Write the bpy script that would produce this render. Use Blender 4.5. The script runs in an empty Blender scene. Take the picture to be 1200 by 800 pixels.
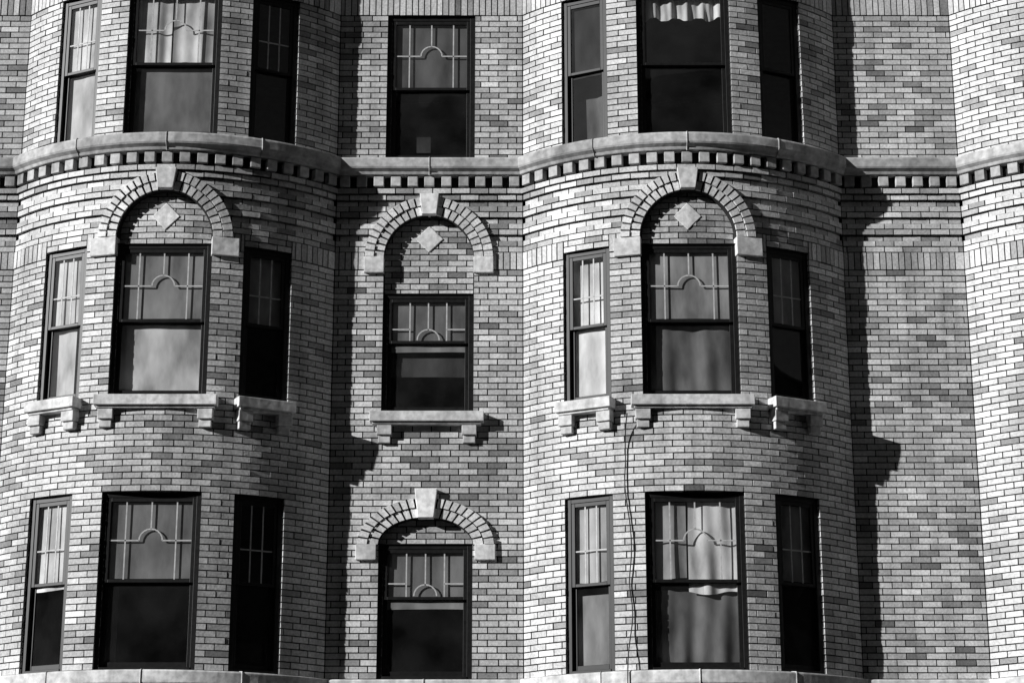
import bpy, math, random
from mathutils import Vector, Matrix, noise as mnoise
random.seed(7)
S=bpy.context.scene
H=0.073
# ---------------------------------------------------------------- materials
def newmat(name):
    m=bpy.data.materials.new(name); m.use_nodes=True
    nt=m.node_tree; nt.nodes.clear(); return m,nt
def N(nt,t,**k):
    n=nt.nodes.new(t)
    for a,b in k.items(): setattr(n,a,b)
    return n
def masonry(name,rough=0.85,stain=0.55,bump=0.35,fine=45.0,lo=0.72,hi=1.18,streak=.8,spec=.3):
    m,nt=newmat(name); L=nt.links.new
    out=N(nt,'ShaderNodeOutputMaterial'); p=N(nt,'ShaderNodeBsdfPrincipled')
    p.inputs['Roughness'].default_value=rough
    p.inputs['Specular IOR Level'].default_value=spec
    at=N(nt,'ShaderNodeAttribute',attribute_name='shade')
    tc=N(nt,'ShaderNodeTexCoord')
    n1=N(nt,'ShaderNodeTexNoise'); n1.inputs['Scale'].default_value=fine; n1.inputs['Detail'].default_value=4
    n2=N(nt,'ShaderNodeTexNoise'); n2.inputs['Scale'].default_value=0.9; n2.inputs['Detail'].default_value=6; n2.inputs['Roughness'].default_value=0.65
    mp=N(nt,'ShaderNodeMapping'); mp.inputs['Scale'].default_value=(5.0,5.0,0.35)
    n3=N(nt,'ShaderNodeTexNoise'); n3.inputs['Scale'].default_value=1.0; n3.inputs['Detail'].default_value=5
    L(tc.outputs['Object'],n1.inputs['Vector']); L(tc.outputs['Object'],n2.inputs['Vector'])
    L(tc.outputs['Object'],mp.inputs['Vector']); L(mp.outputs[0],n3.inputs['Vector'])
    def mr(src,a,b,c,d):
        r=N(nt,'ShaderNodeMapRange'); r.inputs[1].default_value=a; r.inputs[2].default_value=b
        r.inputs[3].default_value=c; r.inputs[4].default_value=d; L(src,r.inputs[0]); return r.outputs[0]
    def mul(a,b):
        r=N(nt,'ShaderNodeMath',operation='MULTIPLY'); L(a,r.inputs[0]); L(b,r.inputs[1]); return r.outputs[0]
    v=mul(at.outputs['Fac'],mr(n1.outputs['Fac'],0.3,0.7,lo,hi))
    v=mul(v,mr(n2.outputs['Fac'],0.32,0.55,stain,1.05))
    v=mul(v,mr(n3.outputs['Fac'],0.32,0.52,streak,1.05))
    c=N(nt,'ShaderNodeCombineColor')
    for i in range(3): L(v,c.inputs[i])
    L(c.outputs[0],p.inputs['Base Color'])
    b=N(nt,'ShaderNodeBump'); b.inputs['Strength'].default_value=bump; b.inputs['Distance'].default_value=0.006
    L(n1.outputs['Fac'],b.inputs['Height']); L(b.outputs[0],p.inputs['Normal'])
    L(p.outputs[0],out.inputs[0]); return m
M_BRICK=masonry('glazed_brick',0.5,0.7,0.45,38,.75,1.18,.78,.45)
M_MORTAR=masonry('mortar',0.95,0.7,0.3,80)
M_STONE=masonry('limestone',0.85,0.7,0.6,14,0.7,1.2,.7)
def simple(name,col,rough=0.5,noise=0.25,scale=8,spec=0.4):
    m,nt=newmat(name); L=nt.links.new
    out=N(nt,'ShaderNodeOutputMaterial'); p=N(nt,'ShaderNodeBsdfPrincipled')
    p.inputs['Roughness'].default_value=rough; p.inputs['Specular IOR Level'].default_value=spec
    tc=N(nt,'ShaderNodeTexCoord'); n=N(nt,'ShaderNodeTexNoise'); n.inputs['Scale'].default_value=scale; n.inputs['Detail'].default_value=6
    L(tc.outputs['Object'],n.inputs['Vector'])
    r=N(nt,'ShaderNodeMapRange'); r.inputs[1].default_value=.3; r.inputs[2].default_value=.7
    r.inputs[3].default_value=col*(1-noise); r.inputs[4].default_value=col*(1+noise)
    L(n.outputs['Fac'],r.inputs[0]); c=N(nt,'ShaderNodeCombineColor')
    for i in range(3): L(r.outputs[0],c.inputs[i])
    L(c.outputs[0],p.inputs['Base Color']); L(p.outputs[0],out.inputs[0]); return m
M_FRAME=simple('black_paint',0.010,0.45,0.4,20,0.3)
M_MUNTIN=simple('grey_paint',0.5,0.6,0.2,20)
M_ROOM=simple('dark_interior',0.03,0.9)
M_ROOF=simple('roof_felt',0.06,0.9)
M_ROAD=simple('asphalt',0.05,0.9,0.3,3)
M_WALK=simple('concrete_paving',0.16,0.9,0.2,2)
M_GROUND=simple('ground_earth',0.08,0.95,0.3,0.3)
M_PAINT=simple('road_paint',0.6,0.8)
M_CABLE=simple('black_rubber',0.012,0.6)
M_DOOR=simple('dark_oak',0.05,0.5)
M_DARKBR=simple('low_bounce_brick',0.08,0.9,0.3,1.5)  # kept dark so the added building bounces little light back
M_DGLASS=simple('dark_glazing',0.02,0.1,0.2,1)
def curtain_mat():
    m,nt=newmat('curtain_cloth'); L=nt.links.new
    out=N(nt,'ShaderNodeOutputMaterial')
    at=N(nt,'ShaderNodeAttribute',attribute_name='shade')
    tc=N(nt,'ShaderNodeTexCoord'); n=N(nt,'ShaderNodeTexNoise'); n.inputs['Scale'].default_value=2.6; n.inputs['Detail'].default_value=7
    mp=N(nt,'ShaderNodeMapping'); mp.inputs['Scale'].default_value=(1.6,1.6,.6)
    L(tc.outputs['Object'],mp.inputs['Vector']); L(mp.outputs[0],n.inputs['Vector'])
    r=N(nt,'ShaderNodeMapRange'); r.inputs[1].default_value=.3; r.inputs[2].default_value=.7; r.inputs[3].default_value=.45; r.inputs[4].default_value=1.3
    L(n.outputs['Fac'],r.inputs[0])
    mu=N(nt,'ShaderNodeMath',operation='MULTIPLY'); L(at.outputs['Fac'],mu.inputs[0]); L(r.outputs[0],mu.inputs[1])
    c=N(nt,'ShaderNodeCombineColor')
    for i in range(3): L(mu.outputs[0],c.inputs[i])
    d=N(nt,'ShaderNodeBsdfDiffuse'); t=N(nt,'ShaderNodeBsdfTranslucent'); mx=N(nt,'ShaderNodeMixShader'); mx.inputs[0].default_value=0.12
    L(c.outputs[0],d.inputs[0]); L(c.outputs[0],t.inputs[0]); L(d.outputs[0],mx.inputs[1]); L(t.outputs[0],mx.inputs[2])
    L(mx.outputs[0],out.inputs[0]); return m
M_CURT=curtain_mat()
def glass_mat():
    m,nt=newmat('old_window_glass'); L=nt.links.new
    out=N(nt,'ShaderNodeOutputMaterial')
    tr=N(nt,'ShaderNodeBsdfTransparent'); tr.inputs[0].default_value=(.94,.94,.94,1)
    gl=N(nt,'ShaderNodeBsdfGlossy'); gl.inputs['Roughness'].default_value=0.02
    df=N(nt,'ShaderNodeBsdfDiffuse'); df.inputs[0].default_value=(.5,.5,.5,1)
    tc=N(nt,'ShaderNodeTexCoord'); n=N(nt,'ShaderNodeTexNoise'); n.inputs['Scale'].default_value=1.3; n.inputs['Detail'].default_value=1
    L(tc.outputs['Object'],n.inputs['Vector'])
    b=N(nt,'ShaderNodeBump'); b.inputs['Strength'].default_value=0.15; b.inputs['Distance'].default_value=0.05
    L(n.outputs['Fac'],b.inputs['Height']); L(b.outputs[0],gl.inputs['Normal'])
    lw=N(nt,'ShaderNodeLayerWeight'); lw.inputs[0].default_value=.5
    pw=N(nt,'ShaderNodeMath',operation='POWER'); L(lw.outputs['Facing'],pw.inputs[0]); pw.inputs[1].default_value=5
    ma=N(nt,'ShaderNodeMath',operation='MULTIPLY_ADD'); L(pw.outputs[0],ma.inputs[0]); ma.inputs[1].default_value=.9; ma.inputs[2].default_value=.08
    m1=N(nt,'ShaderNodeMixShader'); L(ma.outputs[0],m1.inputs[0]); L(tr.outputs[0],m1.inputs[1]); L(gl.outputs[0],m1.inputs[2])
    n2=N(nt,'ShaderNodeTexNoise'); n2.inputs['Scale'].default_value=2.2; n2.inputs['Detail'].default_value=3
    L(tc.outputs['Object'],n2.inputs['Vector'])
    r=N(nt,'ShaderNodeMapRange'); r.inputs[1].default_value=.3; r.inputs[2].default_value=.75; r.inputs[3].default_value=.006; r.inputs[4].default_value=.035
    L(n2.outputs['Fac'],r.inputs[0])
    m2=N(nt,'ShaderNodeMixShader'); L(r.outputs[0],m2.inputs[0]); L(m1.outputs[0],m2.inputs[1]); L(df.outputs[0],m2.inputs[2])
    L(m2.outputs[0],out.inputs[0]); return m
M_GLASS=glass_mat()
# ---------------------------------------------------------------- mesh builder
class MB:
    def __init__(s): s.v=[]; s.f=[]; s.s=[]
    def quad(s,a,b,c,d,sh=.4):
        i=len(s.v); s.v+= [a,b,c,d]; s.f.append((i,i+1,i+2,i+3)); s.s.append(sh)
    def hexa(s,fr,bk,sh=.4,back=False):
        i=len(s.v); n=len(fr); s.v+=list(fr)+list(bk)
        s.f.append(tuple(range(i,i+n))); s.s.append(sh)
        for j in range(n):
            k=(j+1)%n; s.f.append((i+j,i+n+j,i+n+k,i+k)); s.s.append(sh)
        if back: s.f.append(tuple(range(i+2*n-1,i+n-1,-1))); s.s.append(sh)
    def box(s,M,x0,x1,y0,y1,z0,z1,sh=.4):
        fr=[M@Vector(p) for p in ((x0,y0,z0),(x1,y0,z0),(x1,y0,z1),(x0,y0,z1))]
        bk=[M@Vector(p) for p in ((x0,y1,z0),(x1,y1,z0),(x1,y1,z1),(x0,y1,z1))]
        s.hexa(fr,bk,sh,True)
    def obj(s,name,mat,parent=None,bevel=0,smooth=False):
        me=bpy.data.meshes.new(name); me.from_pydata([tuple(v) for v in s.v],[],s.f)
        a=me.attributes.new('shade','FLOAT','FACE'); a.data.foreach_set('value',s.s)
        me.materials.append(mat); me.update()
        if smooth: me.polygons.foreach_set('use_smooth',[True]*len(me.polygons))
        o=bpy.data.objects.new(name,me); S.collection.objects.link(o)
        if parent: o.parent=parent
        if bevel:
            b=o.modifiers.new('bevel','BEVEL'); b.width=bevel; b.segments=2; b.limit_method='ANGLE'
        return o
I4=Matrix.Identity(4)
brick=MB(); mort=MB(); stone=MB(); frame=MB(); munt=MB(); glass=MB(); curt=MB(); door=MB()
def bshade(p=None):
    v=random.gauss(.59,.085); pd=.13
    if p is not None:
        n=mnoise.noise(Vector((p[0]*.7,p[1]*.7,p[2]*.9+3.1)))+.5*mnoise.noise(Vector((p[0]*2.1,p[1]*2,p[2]*3)))
        pd=.09+max(0,min(.45,(n-.05)*.9))
    if random.random()<pd: v*=random.uniform(.36,.78)
    return max(.11,min(.85,v))
# ---------------------------------------------------------------- sections
HW=1.90; D=0.80; R=(HW*HW+D*D)/(2*D); AL=math.asin(HW/R); RC=R*math.cos(AL)
def flatP(x0): return lambda u,z,d:(x0+u,-d,z)
def bayP(cx):
    def P(u,z,d):
        b=-AL+u/R; r=R+d
        return (cx+r*math.sin(b),-(r*math.cos(b)-RC),z)
    return P
LB=2*AL*R
def free(lo,hi,blocks):
    iv=[(lo,hi)]
    for a,b in blocks:
        n=[]
        for p,q in iv:
            if b<=p or a>=q: n.append((p,q)); continue
            if a>p: n.append((p,a))
            if b<q: n.append((b,q))
        iv=n
    return [(p,q) for p,q in iv if q-p>.02]
def cuts(p,q,phase,bl,jit):
    c=[p]; k=math.floor((p-phase)/bl)+1
    while True:
        x=phase+k*bl; k+=1
        if x>=q-.045: break
        if x>p+.045: c.append(x+random.uniform(-jit,jit))
    c.append(q); return c
def lay(P,iv,z0,z1,phase,bl=.222,j=.0068,off=0,bm=brick,mm=mort,sh=bshade,jit=.004,rec=.013,depth=.12,dj=.003):
    for p,q in iv:
        c=cuts(p,q,phase,bl,jit)
        for a,b in zip(c[:-1],c[1:]):
            nseg=max(1,int((b-a)/.3))
            for s_ in range(nseg):
                a2=a+(b-a)*s_/nseg; b2=a+(b-a)*(s_+1)/nseg
                mm.quad(P(a2,z0,off-rec),P(b2,z0,off-rec),P(b2,z1,off-rec),P(a2,z1,off-rec),random.uniform(.012,.03))
            d=off+random.uniform(-dj,dj); d2=d+random.uniform(-dj,dj)*.8
            e=random.uniform(-.0012,.0012); e2=random.uniform(-.0014,.0014)
            u0,u1=a+j,b-j; w0,w1=z0+j+e,z1-j+e
            fr=[P(u0,w0,d),P(u1,w0+e2,d2),P(u1,w1+e2,d2),P(u0,w1,d)]
            bk=[P(u0,w0,off-depth),P(u1,w0+e2,off-depth),P(u1,w1+e2,off-depth),P(u0,w1,off-depth)]
            bm.hexa(fr,bk,sh(fr[0]))
        for u,sg in ((p,1),(q,-1)):
            uu=u+sg*.008
            mm.quad(P(uu,z0,off-rec),P(uu,z1,off-rec),P(uu,z1,off-depth),P(uu,z0,off-depth),.04)
def sweep(P,u0,u1,prof,n,mb,sh,seg=1.15,gap=.003):
    m=max(1,round((u1-u0)/seg)); st=(u1-u0)/m
    for i in range(m):
        a=u0+i*st+(gap if i else 0); b=u0+(i+1)*st-(gap if i<m-1 else 0); s=sh*random.uniform(.85,1.12)
        k=max(1,round(n/m)); base=len(mb.v); npf=len(prof)
        for t in range(k+1):
            u=a+(b-a)*t/k
            for d,z in prof: mb.v.append(P(u,z,d))
        for t in range(k):
            for x in range(npf):
                y=(x+1)%npf; o=base+t*npf
                mb.f.append((o+x,o+y,o+npf+y,o+npf+x)); mb.s.append(s)
        mb.f.append(tuple(range(base,base+npf))); mb.s.append(s)
        mb.f.append(tuple(range(base+k*npf+npf-1,base+k*npf-1,-1))); mb.s.append(s)
NICHE=-.085
def arch_half(ar,z):
    uc,zs,ai,bi,ao,bo,nb,hw=ar
    if z<nb: return None
    if z<zs: return hw
    am,bm=(ai+ao)/2,(bi+bo)/2; t=(z-zs)/bm
    if t>=1: return None
    return am*math.sqrt(1-t*t)
SOLD=[(131,134),(176,179)]
RECESS={136,139,142}
def section(P,L,opens,arches,phase0):
    k=65
    while k<194:
        if 145<=k<150: k+=1; continue
        sd=[s for s in SOLD if s[0]==k]
        z0=k*H; n=3 if sd else 1; z1=(k+n)*H; zm=(z0+z1)/2
        bl=[(a,b) for a,b,c,d in opens if c<zm<d]
        if sd:
            zs_=[(k+.5)*H,(k+1.5)*H,(k+2.5)*H]
            for a,b,c,d in opens:
                if any(c<z<d for z in zs_) and (a,b) not in bl: bl.append((a,b))
        for ar in arches:
            h=arch_half(ar,zm)
            if h: bl.append((ar[0]-h,ar[0]+h))
        iv=free(0,L,bl)
        if sd: lay(P,iv,z0,z1,phase0,bl=.075,off=.006)
        else:
            off=0
            if k in RECESS: off=-.035
            if k==144: off=.03
            lay(P,iv,z0,z1,phase0+(.111 if k%2 else 0)+random.uniform(-.012,.012),off=off)
        if sd:
            for a,b,c,d in opens:
                for q in range(3):
                    z=(k+q+.5)*H
                    if z>d and z0<d<z1 and not any(abs(ar[0]-(a+b)/2)<.1 for ar in arches):
                        lay(P,[(a,b)],(k+q)*H,(k+q+1)*H,phase0+(.111 if q%2 else 0))
        k+=n
    for ar in arches:
        kk=round(ar[6]/H)
        while True:
            z0=kk*H; zm=z0+H/2; h=arch_half(ar,zm)
            if h is None: break
            lay(P,[(ar[0]-h,ar[0]+h)],z0,z0+H,ar[0]+(.111 if kk%2 else 0),off=NICHE,depth=.05)
            kk+=1
        ring(P,ar)
def ring(P,ar):
    uc,zs,ai,bi,ao,bo,nb,hw=ar
    rings=[(0,.5),(.5,1)]
    for ri,(f0,f1) in enumerate(rings):
        a0=ai+(ao-ai)*f0; a1=ai+(ao-ai)*f1; b0=bi+(bo-bi)*f0; b1=bi+(bo-bi)*f1
        am=(a0+a1)/2; bm=(b0+b1)/2; ln=math.pi*math.sqrt((am*am+bm*bm)/2); n=round(ln/.086)
        T=[0]; M_=400; pts=[(am*math.cos(math.pi*i/M_),bm*math.sin(math.pi*i/M_)) for i in range(M_+1)]
        for i in range(M_): T.append(T[-1]+math.dist(pts[i],pts[i+1]))
        def ang(s):
            s*=T[-1]
            for i in range(M_):
                if T[i+1]>=s: return math.pi*(i+(s-T[i])/max(1e-9,T[i+1]-T[i]))/M_
            return math.pi
        for i in range(n):
            g=.13; t0=ang((i+g)/n); t1=ang((i+1-g)/n); m0=ang(i/n); m1=ang((i+1)/n)
            def pt(a,b,t,d): return P(uc-a*math.cos(t),zs+b*math.sin(t),d)
            gj=.006; d=.03+ri*.018+random.uniform(-.003,.003); bd=-.11; md=.004
            A0,B0,A1,B1=a0+gj,b0+gj,a1-gj,b1-gj
            brick.hexa([pt(A0,B0,t0,d),pt(A0,B0,t1,d),pt(A1,B1,t1,d),pt(A1,B1,t0,d)],
                       [pt(A0,B0,t0,bd),pt(A0,B0,t1,bd),pt(A1,B1,t1,bd),pt(A1,B1,t0,bd)],random.uniform(.55,.85))
            mort.hexa([pt(a0+.001,b0+.001,m0,md),pt(a0+.001,b0+.001,m1,md),pt(a1-.001,b1-.001,m1,md),pt(a1-.001,b1-.001,m0,md)],
                      [pt(a0+.001,b0+.001,m0,bd),pt(a0+.001,b0+.001,m1,bd),pt(a1-.001,b1-.001,m1,bd),pt(a1-.001,b1-.001,m0,bd)],.02)
def plate(P,pts,d0,d1,sh):
    stone.hexa([P(u,z,d1) for u,z in pts],[P(u,z,d0) for u,z in pts],sh,True)
# ---------------------------------------------------------------- windows
def frameM(P,u0,u1,z):
    a=Vector(P(u0,z,0)); b=Vector(P(u1,z,0)); t=(b-a); w=t.length; t.normalize()
    n=Vector((-t.y,t.x,0))
    o=(a+b)/2
    M=Matrix(((t.x,n.x,0,o.x),(t.y,n.y,0,o.y),(0,0,1,o.z),(0,0,0,1)))
    return M,w
def bar(M,p,q,w,y0,y1,mb,sh=.4):
    p=Vector((p[0],0,p[1])); q=Vector((q[0],0,q[1])); d=(q-p).normalized(); n=Vector((-d.z,0,d.x))*w/2
    c=[p-n,q-n,q+n,p+n]
    fr=[M@Vector((v.x,y0,v.z)) for v in c]; bk=[M@Vector((v.x,y1,v.z)) for v in c]
    mb.hexa(fr,bk,sh,True)
def window(P,u0,u1,z0,z1,kind,cs,split=.5):
    M,w=frameM(P,u0,u1,z0); h=z1-z0; W=w/2
    M=M@Matrix.Translation((0,.035,0))
    c=.055
    frame.box(M,-W+.001,-W+c,0,.16,0.002,h-.002); frame.box(M,W-c,W-.001,0,.16,0.002,h-.002)
    frame.box(M,-W+c,W-c,0.002,.158,h-c,h-.002); frame.box(M,-W+c,W-c,-.01,.158,.002,.035)
    frame.box(M,-W-.03,W+.03,-.022,.1,h-.004,h+.006)
    x=W-c-.001; zm=h*split
    def sash(za,zb,y,lo,hi):
        s=.042
        frame.box(M,-x,-x+s,y,y+.035,za,zb); frame.box(M,x-s,x,y,y+.035,za,zb)
        frame.box(M,-x+s,x-s,y+.001,y+.034,za,za+lo); frame.box(M,-x+s,x-s,y+.001,y+.034,zb-hi,zb)
        a=x-s; glass.quad(M@Vector((-a,y+.012,za+lo)),M@Vector((a,y+.012,za+lo)),M@Vector((a,y+.012,zb-hi)),M@Vector((-a,y+.012,zb-hi)))
        return a,za+lo,zb-hi
    a,zb,zt=sash(zm-.02,h-c-.001,.008,.035,.045)
    sash(.036,zm+.015,.046,.06,.035)
    y0,y1=.017,.023; mw=.015
    def B(p,q): bar(M,p,q,mw,y0,y1,munt,.4)
    hh=zt-zb
    def arc(cx,cz,r,n=10):
        for i in range(n):
            t0=math.pi*i/n; t1=math.pi*(i+1)/n
            B((cx+r*math.cos(t0),cz+r*math.sin(t0)),(cx+r*math.cos(t1),cz+r*math.sin(t1)))
    if kind=='arch':
        cz=zb+hh*.5; r=.13
        B((-a,cz),(-r,cz)); B((r,cz),(a,cz)); arc(0,cz,r)
        B((0,cz+r),(0,zt)); 
        for s in (-1,1): B((s*a*.62,zb),(s*a*.62,zt))
    elif kind=='half':
        r=.13; arc(0,zb+.01,r); B((0,zb+r),(0,zt))
        for s in (-1,1): B((s*a*.5,zb+.0),(s*a*.5,zt))
        B((-a,zb+hh*.3),(-a*.5,zb+hh*.3)); B((a*.5,zb+hh*.3),(a,zb+hh*.3))
    elif kind=='side':
        for s in (-1,1): B((s*a*.36,zb),(s*a*.36,zt))
        for f in (.42,): B((-a,zb+hh*f),(a,zb+hh*f))
    for (zf0,zf1,xf0,xf1,alb,amp,fr) in cs:
        n=60; m=10; base=len(curt.v); ph=random.uniform(0,6); drift=random.uniform(-1.6,1.6)
        za,zb_=h*zf0+.03,h*zf1-.03
        yb=(.046 if zf0>=.4 else .086)+amp*1.5
        for i in range(m+1):
            for k in range(n+1):
                X=(-x+2*x*(xf0+(xf1-xf0)*k/n)); t=i/m
                yy=yb+amp*(math.sin(fr*X*6+ph+drift*t)+.5*math.sin(fr*X*13.7+ph*2-drift*t))*(1-.4*t)
                zz=za+(zb_-za)*t+(amp*1.2*math.sin(fr*X*5+ph) if i==0 else 0)
                curt.v.append(M@Vector((X,yy,zz)))
        for i in range(m):
            for k in range(n):
                o=base+i*(n+1)+k; curt.f.append((o,o+1,o+n+2,o+n+1)); curt.s.append(alb)
def sill(P,uc,half,z,proj=.16,t=.12,brk=.6):
    M,w=frameM(P,uc-half,uc+half,z)
    s=.75*random.uniform(.92,1.08)
    stone.box(M,-w/2,w/2,-proj,.12,-t,0,s); stone.box(M,-w/2+.03,w/2-.03,-proj+.035,.1,-t-.03,-t-.001,s*.9)
    for sg in (-1,1):
        c=sg*brk
        stone.box(M,c-.085,c+.085,-proj+.05,.1,-t-.15,-t-.031,s*.9)
        stone.box(M,c-.07,c+.07,-proj+.08,.1,-t-.24,-t-.151,s*.85)
# ---------------------------------------------------------------- curtain specs (z0,z1,x0,x1,albedo,amp,freq)
C={
 ('b1',1):[[(.5,1,0,1,.85,.006,2),(0,.5,0,1,.7,.006,2)],[(.5,1,0,.45,.9,.012,3),(.5,1,.47,1,.8,.012,2.4),(0,.5,0,1,.26,.003,1)],[]],
 ('b1',2):[[(.5,1,0,1,.8,.01,2),(0,.5,0,.75,.8,.012,2)],[(.5,1,0,1,.36,.002,1),(0,.5,0,1,.8,.006,1.2)],[(.5,1,0,1,.4,.005,1)]],
 ('b1',3):[[(.45,1,0,1,.85,.006,2)],[(.5,1,0,1,.28,.002,1),(0,.49,0,.16,.12,.01,3)],[]],
 ('b2',1):[[(.45,1,0,1,.05,.004,1),(0,.35,.4,1,.15,.02,3)],[(.80,.99,0,1,.9,.022,5)],[]],
 ('b2',2):[[(0,1,0,1,.9,.004,2)],[(.5,1,0,1,.42,.003,1),(0,.5,0,1,.24,.018,2.0)],[(.5,1,0,1,.4,.005,1)]],
 ('b2',3):[[(.5,1,0,1,.55,.008,2),(0,.46,0,1,.3,.012,2)],[(.5,1,0,.4,.5,.012,2),(.42,1,.42,1,.9,.018,2.4),(0,.47,0,1,.24,.022,2.1)],[(.5,1,0,1,.35,.005,1)]],
 ('b0',1):[[(0,1,0,1,.5,.006,2)],[(.5,1,0,1,.5,.01,2)],[]],
 ('b0',2):[[],[(0,1,0,1,.5,.01,2)],[]],
 ('b0',3):[[(.5,1,0,1,.5,.01,2)],[(.5,1,0,1,.5,.01,2)],[]],
}
C.update({('b3',r):C[('b0',4-r)] for r in (1,2,3)})
CF={1:[(.5,1,0,1,.15,.004,1),(.06,.2,.32,.5,.06,.002,1)],2:[(.5,1,0,1,.26,.003,1),(.3,.5,0,1,.09,.003,1)],3:[(.5,1,0,1,.26,.003,1)]}
ZR={1:(150*H,176*H),2:(107*H,132*H),3:(65*H,92*H)}
# ---------------------------------------------------------------- build facade
def corniceprof(e): return [(-.22,10.735+e),(.085,10.735+e),(.10,10.77+e),(.14,10.80+e),(.15,10.82+e),(.15,10.915+e),(.135,10.94+e),(-.02,10.952+e),(-.22,10.952+e)]
def bandprof(e): return [(-.2,4.53+e),(.05,4.53+e),(.07,4.56+e),(.09,4.6+e),(.09,4.72+e),(.08,4.735+e),(-.02,4.748+e),(-.2,4.748+e)]
def topprof(e): return [(-.25,14.17+e),(.08,14.17+e),(.14,14.3+e),(.3,14.42+e),(.38,14.45+e),(.38,14.6+e),(-.25,14.62+e)]
def trims(P,L,e):
    n=48 if L>3 else 1
    sweep(P,0,L,corniceprof(e),n,stone,.47)
    sweep(P,0,L,bandprof(e),n,stone,.7)
    sweep(P,0,L,topprof(e),n,stone,.4)
    sweep(P,0,L,[(-.1,10.583),(-.02,10.583),(-.02,10.736+e),(-.1,10.736+e)],n,mort,.02)
    m=round(L/.2); st=L/m
    for i in range(m):
        u=(i+.5)*st+random.uniform(-.004,.004); b=.06
        plate(P,[(u-b,10.600),(u+b,10.600),(u+b,10.728),(u-b,10.728)],-.05,.06,random.uniform(.35,.6))
def ground(P,L,opens):
    for r in range(12):
        z0=r*4.53/12; z1=(r+1)*4.53/12; zm=(z0+z1)/2
        iv=free(0,L,[(a,b) for a,b,c,d in opens if c<zm<d])
        lay(P,iv,z0,z1,.3*(r%2),bl=.62,j=.007,bm=stone,sh=lambda p:random.uniform(.34,.45),depth=.14,rec=.012,dj=.004)
def bay(name,cx,left=True):
    P=bayP(cx); c=LB/2
    cw=R*math.asin(.55/R); s0=R*math.asin(.91/R); s1=R*math.asin(1.43/R)
    spans=[(c-s1,c-s0),(c-cw,c+cw),(c+s0,c+s1)]
    if not left: spans[0]=None
    opens=[]
    for r in (1,2,3):
        z0,z1=ZR[r]
        for i,sp in enumerate(spans):
            if sp is None: continue
            opens.append((sp[0],sp[1],z0,z1))
            kind='arch' if i==1 else 'side'
            if name=='b2' and r==1: kind='none'
            window(P,sp[0],sp[1],z0,z1,kind,C[(name,r)][i])
    ar=(c,133*H,.555,.555,.785,.785,132*H,cw)
    section(P,LB,opens,[ar],0)
    for sg in (-1,1):
        a,b=sorted((c+sg*(cw-.005),c+sg*.86))
        plate(P,[(a,130*H),(b,130*H),(b,133*H),(a,133*H)],-.08,.045,.75)
    zs=133*H
    plate(P,[(c-.085,zs+.56),(c+.085,zs+.56),(c+.12,zs+.815),(c-.12,zs+.815)],-.05,.085,.65)
    zd=9.975; plate(P,[(c,zd-.165),(c+.165,zd),(c,zd+.165),(c-.165,zd)],-.12,NICHE+.012,.88)
    sill(P,c,.70,107*H,brk=.56)
    um=(s0+s1)/2+.005
    for sg in ((-1,1) if left else (1,)): sill(P,c+sg*um,.345,107*H,brk=.235)
    trims(P,LB,0)
    ground(P,LB,[(c-cw,c+cw,3*4.53/12,9*4.53/12)])
    window(P,c-cw,c+cw,3*4.53/12,9*4.53/12,'arch',[(.5,1,0,1,.4,.004,1)])
def flat(x0,x1,win):
    P=flatP(x0); L=x1-x0; c=L/2+.0; opens=[]; arches=[]; go=[]
    if win:
        hw=.53
        zz={1:ZR[1],2:(107*H,127*H),3:(65*H,86*H)}
        for r in (1,2,3):
            z0,z1=zz[r]; opens.append((c-hw,c+hw,z0,z1))
            window(P,c-hw,c+hw,z0,z1,'arch' if r==1 else 'half',CF[r],.5 if r==1 else .6)
        arches=[(c,133*H,.53,.53,.765,.765,127*H,hw),(c,86*H-.02,.54,.32,.785,.55,86*H,hw)]
        go=[(c-hw,c+hw,0,7*4.53/12)]
    section(P,L,opens,arches,.05)
    if win:
        zs=133*H
        for sg in (-1,1):
            a,b=sorted((c+sg*.53,c+sg*.765)); plate(P,[(a,130*H+.03),(b,130*H+.03),(b,133*H+.01),(a,133*H+.01)],-.08,.045,.75)
            a,b=sorted((c+sg*.56,c+sg*.795)); plate(P,[(a,83*H+.03),(b,83*H+.03),(b,86*H-.01),(a,86*H-.01)],-.08,.045,.75)
        plate(P,[(c-.085,zs+.53),(c+.085,zs+.53),(c+.115,zs+.79),(c-.115,zs+.79)],-.05,.085,.75)
        z3=86*H-.02
        plate(P,[(c-.09,z3+.31),(c+.09,z3+.31),(c+.13,z3+.65),(c-.13,z3+.65)],-.05,.085,.9)
        zd=9.975; plate(P,[(c,zd-.165),(c+.165,zd),(c,zd+.165),(c-.165,zd)],-.12,NICHE+.012,.75)
        sill(P,c,.66,107*H,proj=.13,brk=.49)
        M,w=frameM(P,c-.53,c+.53,0); zt=7*4.53/12
        M=M@Matrix.Translation((0,.06,0))
        door.box(M,-.52,.52,.0,.06,.01,zt-.01)
        for xx in (-.25,.25):
            for a,b in ((.2,1.0),(1.15,2.3)): door.box(M,xx-.18,xx+.18,-.02,.01,a,b)
    trims(P,L,-.003)
    ground(P,L,go)
bay('b1',-4.00); bay('b2',2.03); bay('b3',7.26,left=False); bay('b0',-9.20)
flat(-2.10,.13,True); flat(3.93,5.36,False); flat(-7.30,-5.90,False); flat(9.16,11.38,True); flat(-13.32,-11.10,True)
root=bpy.data.objects.new('brick_apartment_building',None); S.collection.objects.link(root)
brick.obj('brick_walls',M_BRICK,root); mort.obj('mortar_joints',M_MORTAR,root)
stone.obj('stone_trim',M_STONE,root,bevel=.007)
frame.obj('window_frames',M_FRAME,root,bevel=.003); munt.obj('window_muntins',M_MUNTIN,root); glass.obj('window_glass',M_GLASS,root)
curt.obj('window_curtains',M_CURT,root,smooth=True); door.obj('entrance_doors',M_DOOR,root,bevel=.005)
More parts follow.
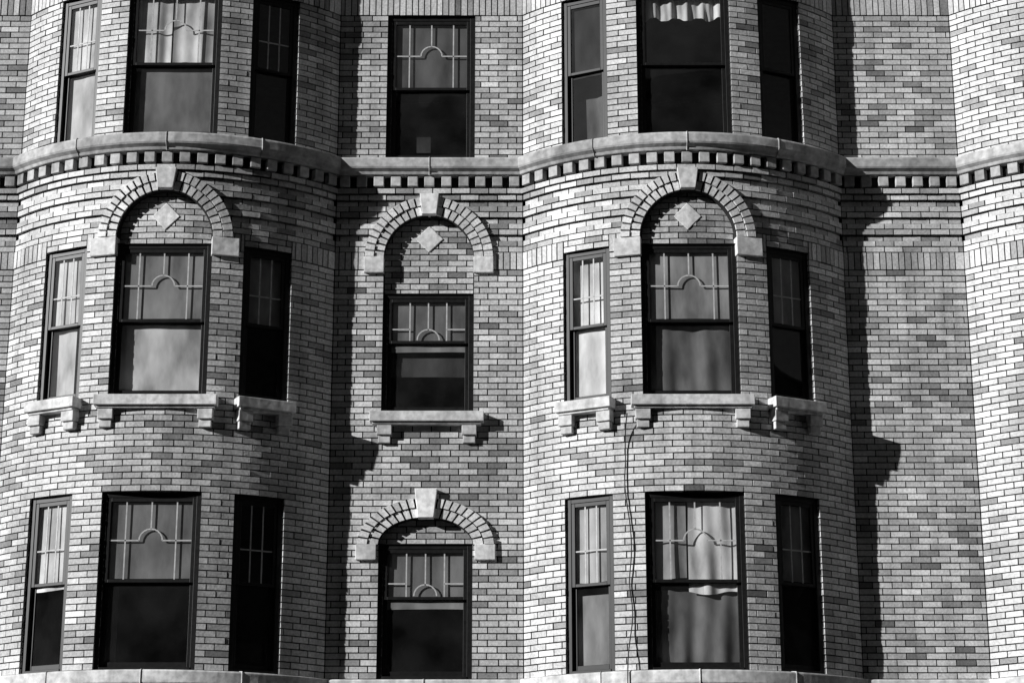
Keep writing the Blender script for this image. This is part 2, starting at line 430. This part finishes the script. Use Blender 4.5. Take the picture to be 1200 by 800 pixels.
shell=MB()
for (x0,x1,y0,y1,z0,z1) in ((-13.32,-13.1,.001,9,0,14.5),(11.16,11.38,.001,9,0,14.5),(-13.1,11.16,8.8,9,0,14.5)):
    shell.box(I4,x0,x1,y0,y1,z0,z1,.35)
shell.obj('party_walls',M_STONE,root)
inn=MB()
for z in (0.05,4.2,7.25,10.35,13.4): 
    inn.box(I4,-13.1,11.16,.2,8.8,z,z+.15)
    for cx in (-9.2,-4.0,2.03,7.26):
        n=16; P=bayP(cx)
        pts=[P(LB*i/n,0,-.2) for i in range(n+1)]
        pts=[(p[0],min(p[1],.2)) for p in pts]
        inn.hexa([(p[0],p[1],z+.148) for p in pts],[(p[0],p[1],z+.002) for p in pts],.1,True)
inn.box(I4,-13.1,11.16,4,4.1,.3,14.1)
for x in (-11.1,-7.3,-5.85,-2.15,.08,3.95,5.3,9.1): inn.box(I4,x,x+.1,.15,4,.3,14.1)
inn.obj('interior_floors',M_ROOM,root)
rf=MB(); rf.box(I4,-13.1,11.16,-.02,8.8,14.2,14.3)
for cx in (-9.2,-4.0,2.03,7.26):
    P=bayP(cx); pts=[P(LB*i/24,0,-.05) for i in range(25)]
    rf.hexa([(p[0],p[1],14.297) for p in pts],[(p[0],p[1],14.205) for p in pts],.1,True)
rf.obj('roof',M_ROOF,root)
# ---------------------------------------------------------------- unseen building across the street, added to block sky light and darken glass reflections
oroot=bpy.data.objects.new('light_block_building',None); S.collection.objects.link(oroot)
ow=MB(); og=MB(); ot=MB()
Y0=-31.0
X0,X1=-84,84; NF=8; TOP=25.0; FH=3.1  # height chosen to keep the street shaded and the upper facade in sun
ow.box(I4,X0,X1,Y0-12,Y0-.25,-.1,TOP-.3)
nx=56; st=(X1-X0)/nx
for i in range(nx+1):
    x=X0+i*st; ow.box(I4,x-.85,x+.85,Y0-.25,Y0,-.1,TOP-.3)
for f in range(NF):
    z=f*FH
    for i in range(nx):
        x=X0+i*st+.85; w_=st-1.7
        ow.box(I4,x,x+w_,Y0-.25,Y0-.003,z-.1 if f==0 else z-.6,z+.75)
        og.box(I4,x,x+w_,Y0-.2,Y0-.18,z+.75,z+2.5)
        ot.box(I4,x-.1,x+w_+.1,Y0-.2,Y0+.08,z+.65,z+.752)
        ot.box(I4,x-.001,x+w_+.001,Y0-.19,Y0-.12,z+1.58,z+1.64)
for i in range(nx): ow.box(I4,X0+i*st+.85,X0+(i+1)*st-.85,Y0-.25,Y0-.003,(NF-1)*FH+2.5,TOP-.3)
ot.box(I4,X0,X1,Y0-.3,Y0+.3,TOP-.3,TOP)
ow.obj('walls',M_DARKBR,oroot); og.obj('windows',M_DGLASS,oroot); ot.obj('sills_and_cornice',M_DARKBR,oroot)
# ---------------------------------------------------------------- cable
def cable(pts):
    cu=bpy.data.curves.new('hanging_cable','CURVE'); cu.dimensions='3D'; cu.bevel_depth=.007; cu.bevel_resolution=2
    sp=cu.splines.new('NURBS'); sp.points.add(len(pts)-1)
    for p,q in zip(sp.points,pts): p.co=(*q,1)
    sp.use_endpoint_u=True; sp.order_u=4
    cu.materials.append(M_CABLE)
    o=bpy.data.objects.new('hanging_cable',cu); S.collection.objects.link(o)
def onbay(cx,dx,z,d=.02):
    r=R+d; return (cx+dx,-(math.sqrt(r*r-dx*dx)-RC),z)
cable([onbay(2.03,-.74,7.60,.12),onbay(2.03,-.77,7.4,.03),onbay(2.03,-.75,7.1,.015),onbay(2.03,-.79,6.8,.03),onbay(2.03,-.72,6.4,.015),onbay(2.03,-.70,6.0,.03),
       onbay(2.03,-.76,5.7,.02),onbay(2.03,-.69,5.4,.02),onbay(2.03,-.74,5.1,.03),onbay(2.03,-.78,4.85,.12),onbay(2.03,-.78,4.4,.11),onbay(2.03,-.75,2.5,.03),onbay(2.03,-.75,.1,.03)])
# ---------------------------------------------------------------- ground
def slab(name,x0,x1,y0,y1,z0,z1,mat):
    b=MB(); b.box(I4,x0,x1,y0,y1,z0,z1); return b.obj(name,mat)
g=MB(); g.quad((-600,-600,-.13),(600,-600,-.13),(600,600,-.13),(-600,600,-.13)); g.obj('ground',M_GROUND)
slab('road',-300,300,-20.5,-5.5,-.128,-.12,M_ROAD)
slab('sidewalk',-300,300,-5.5,8.9,-.12,0.0,M_WALK); slab('sidewalk',-300,300,-32,-20.5,-.12,0.0,M_WALK)
ln=MB()
for i in range(-25,25): ln.quad((i*6,-13.06,-.115),(i*6+3,-13.06,-.115),(i*6+3,-12.94,-.115),(i*6,-12.94,-.115))
ln.obj('road_markings',M_PAINT)
# ---------------------------------------------------------------- light
AZ,EL=61.5,19
ts=Vector((-math.sin(math.radians(AZ))*math.cos(math.radians(EL)),-math.cos(math.radians(AZ))*math.cos(math.radians(EL)),math.sin(math.radians(EL))))
sl=bpy.data.lights.new('sun','SUN'); sl.energy=5; sl.angle=math.radians(.5); sl.color=(1,1,1)
so=bpy.data.objects.new('sun',sl); S.collection.objects.link(so); so.rotation_euler=(-ts).to_track_quat('-Z','Y').to_euler(); so.location=(-20,-20,20)
w=bpy.data.worlds.new('World'); S.world=w; w.use_nodes=True; nt=w.node_tree; nt.nodes.clear()
# black-and-white film behind a red filter: the sky is its red channel
sk=nt.nodes.new('ShaderNodeTexSky'); sk.sky_type='NISHITA'; sk.sun_disc=False; sk.sun_elevation=math.radians(EL); sk.sun_rotation=math.radians(180+AZ)
sk.dust_density=.3
sp_=nt.nodes.new('ShaderNodeSeparateColor'); bg=nt.nodes.new('ShaderNodeBackground'); bg.inputs[1].default_value=.05; wo=nt.nodes.new('ShaderNodeOutputWorld')
nt.links.new(sk.outputs[0],sp_.inputs[0]); nt.links.new(sp_.outputs[0],bg.inputs[0]); nt.links.new(bg.outputs[0],wo.inputs[0])
# ---------------------------------------------------------------- camera
cam=bpy.data.cameras.new('camera'); cam.sensor_width=36; cam.lens=2480/1200*36; cam.clip_end=2000
co=bpy.data.objects.new('camera',cam); S.collection.objects.link(co); co.location=(0,-23.76,1.6)
co.rotation_euler=(math.radians(90)+math.atan(.298),0,0); S.camera=co
S.view_settings.view_transform='Standard'; S.view_settings.look='None'; S.view_settings.exposure=0
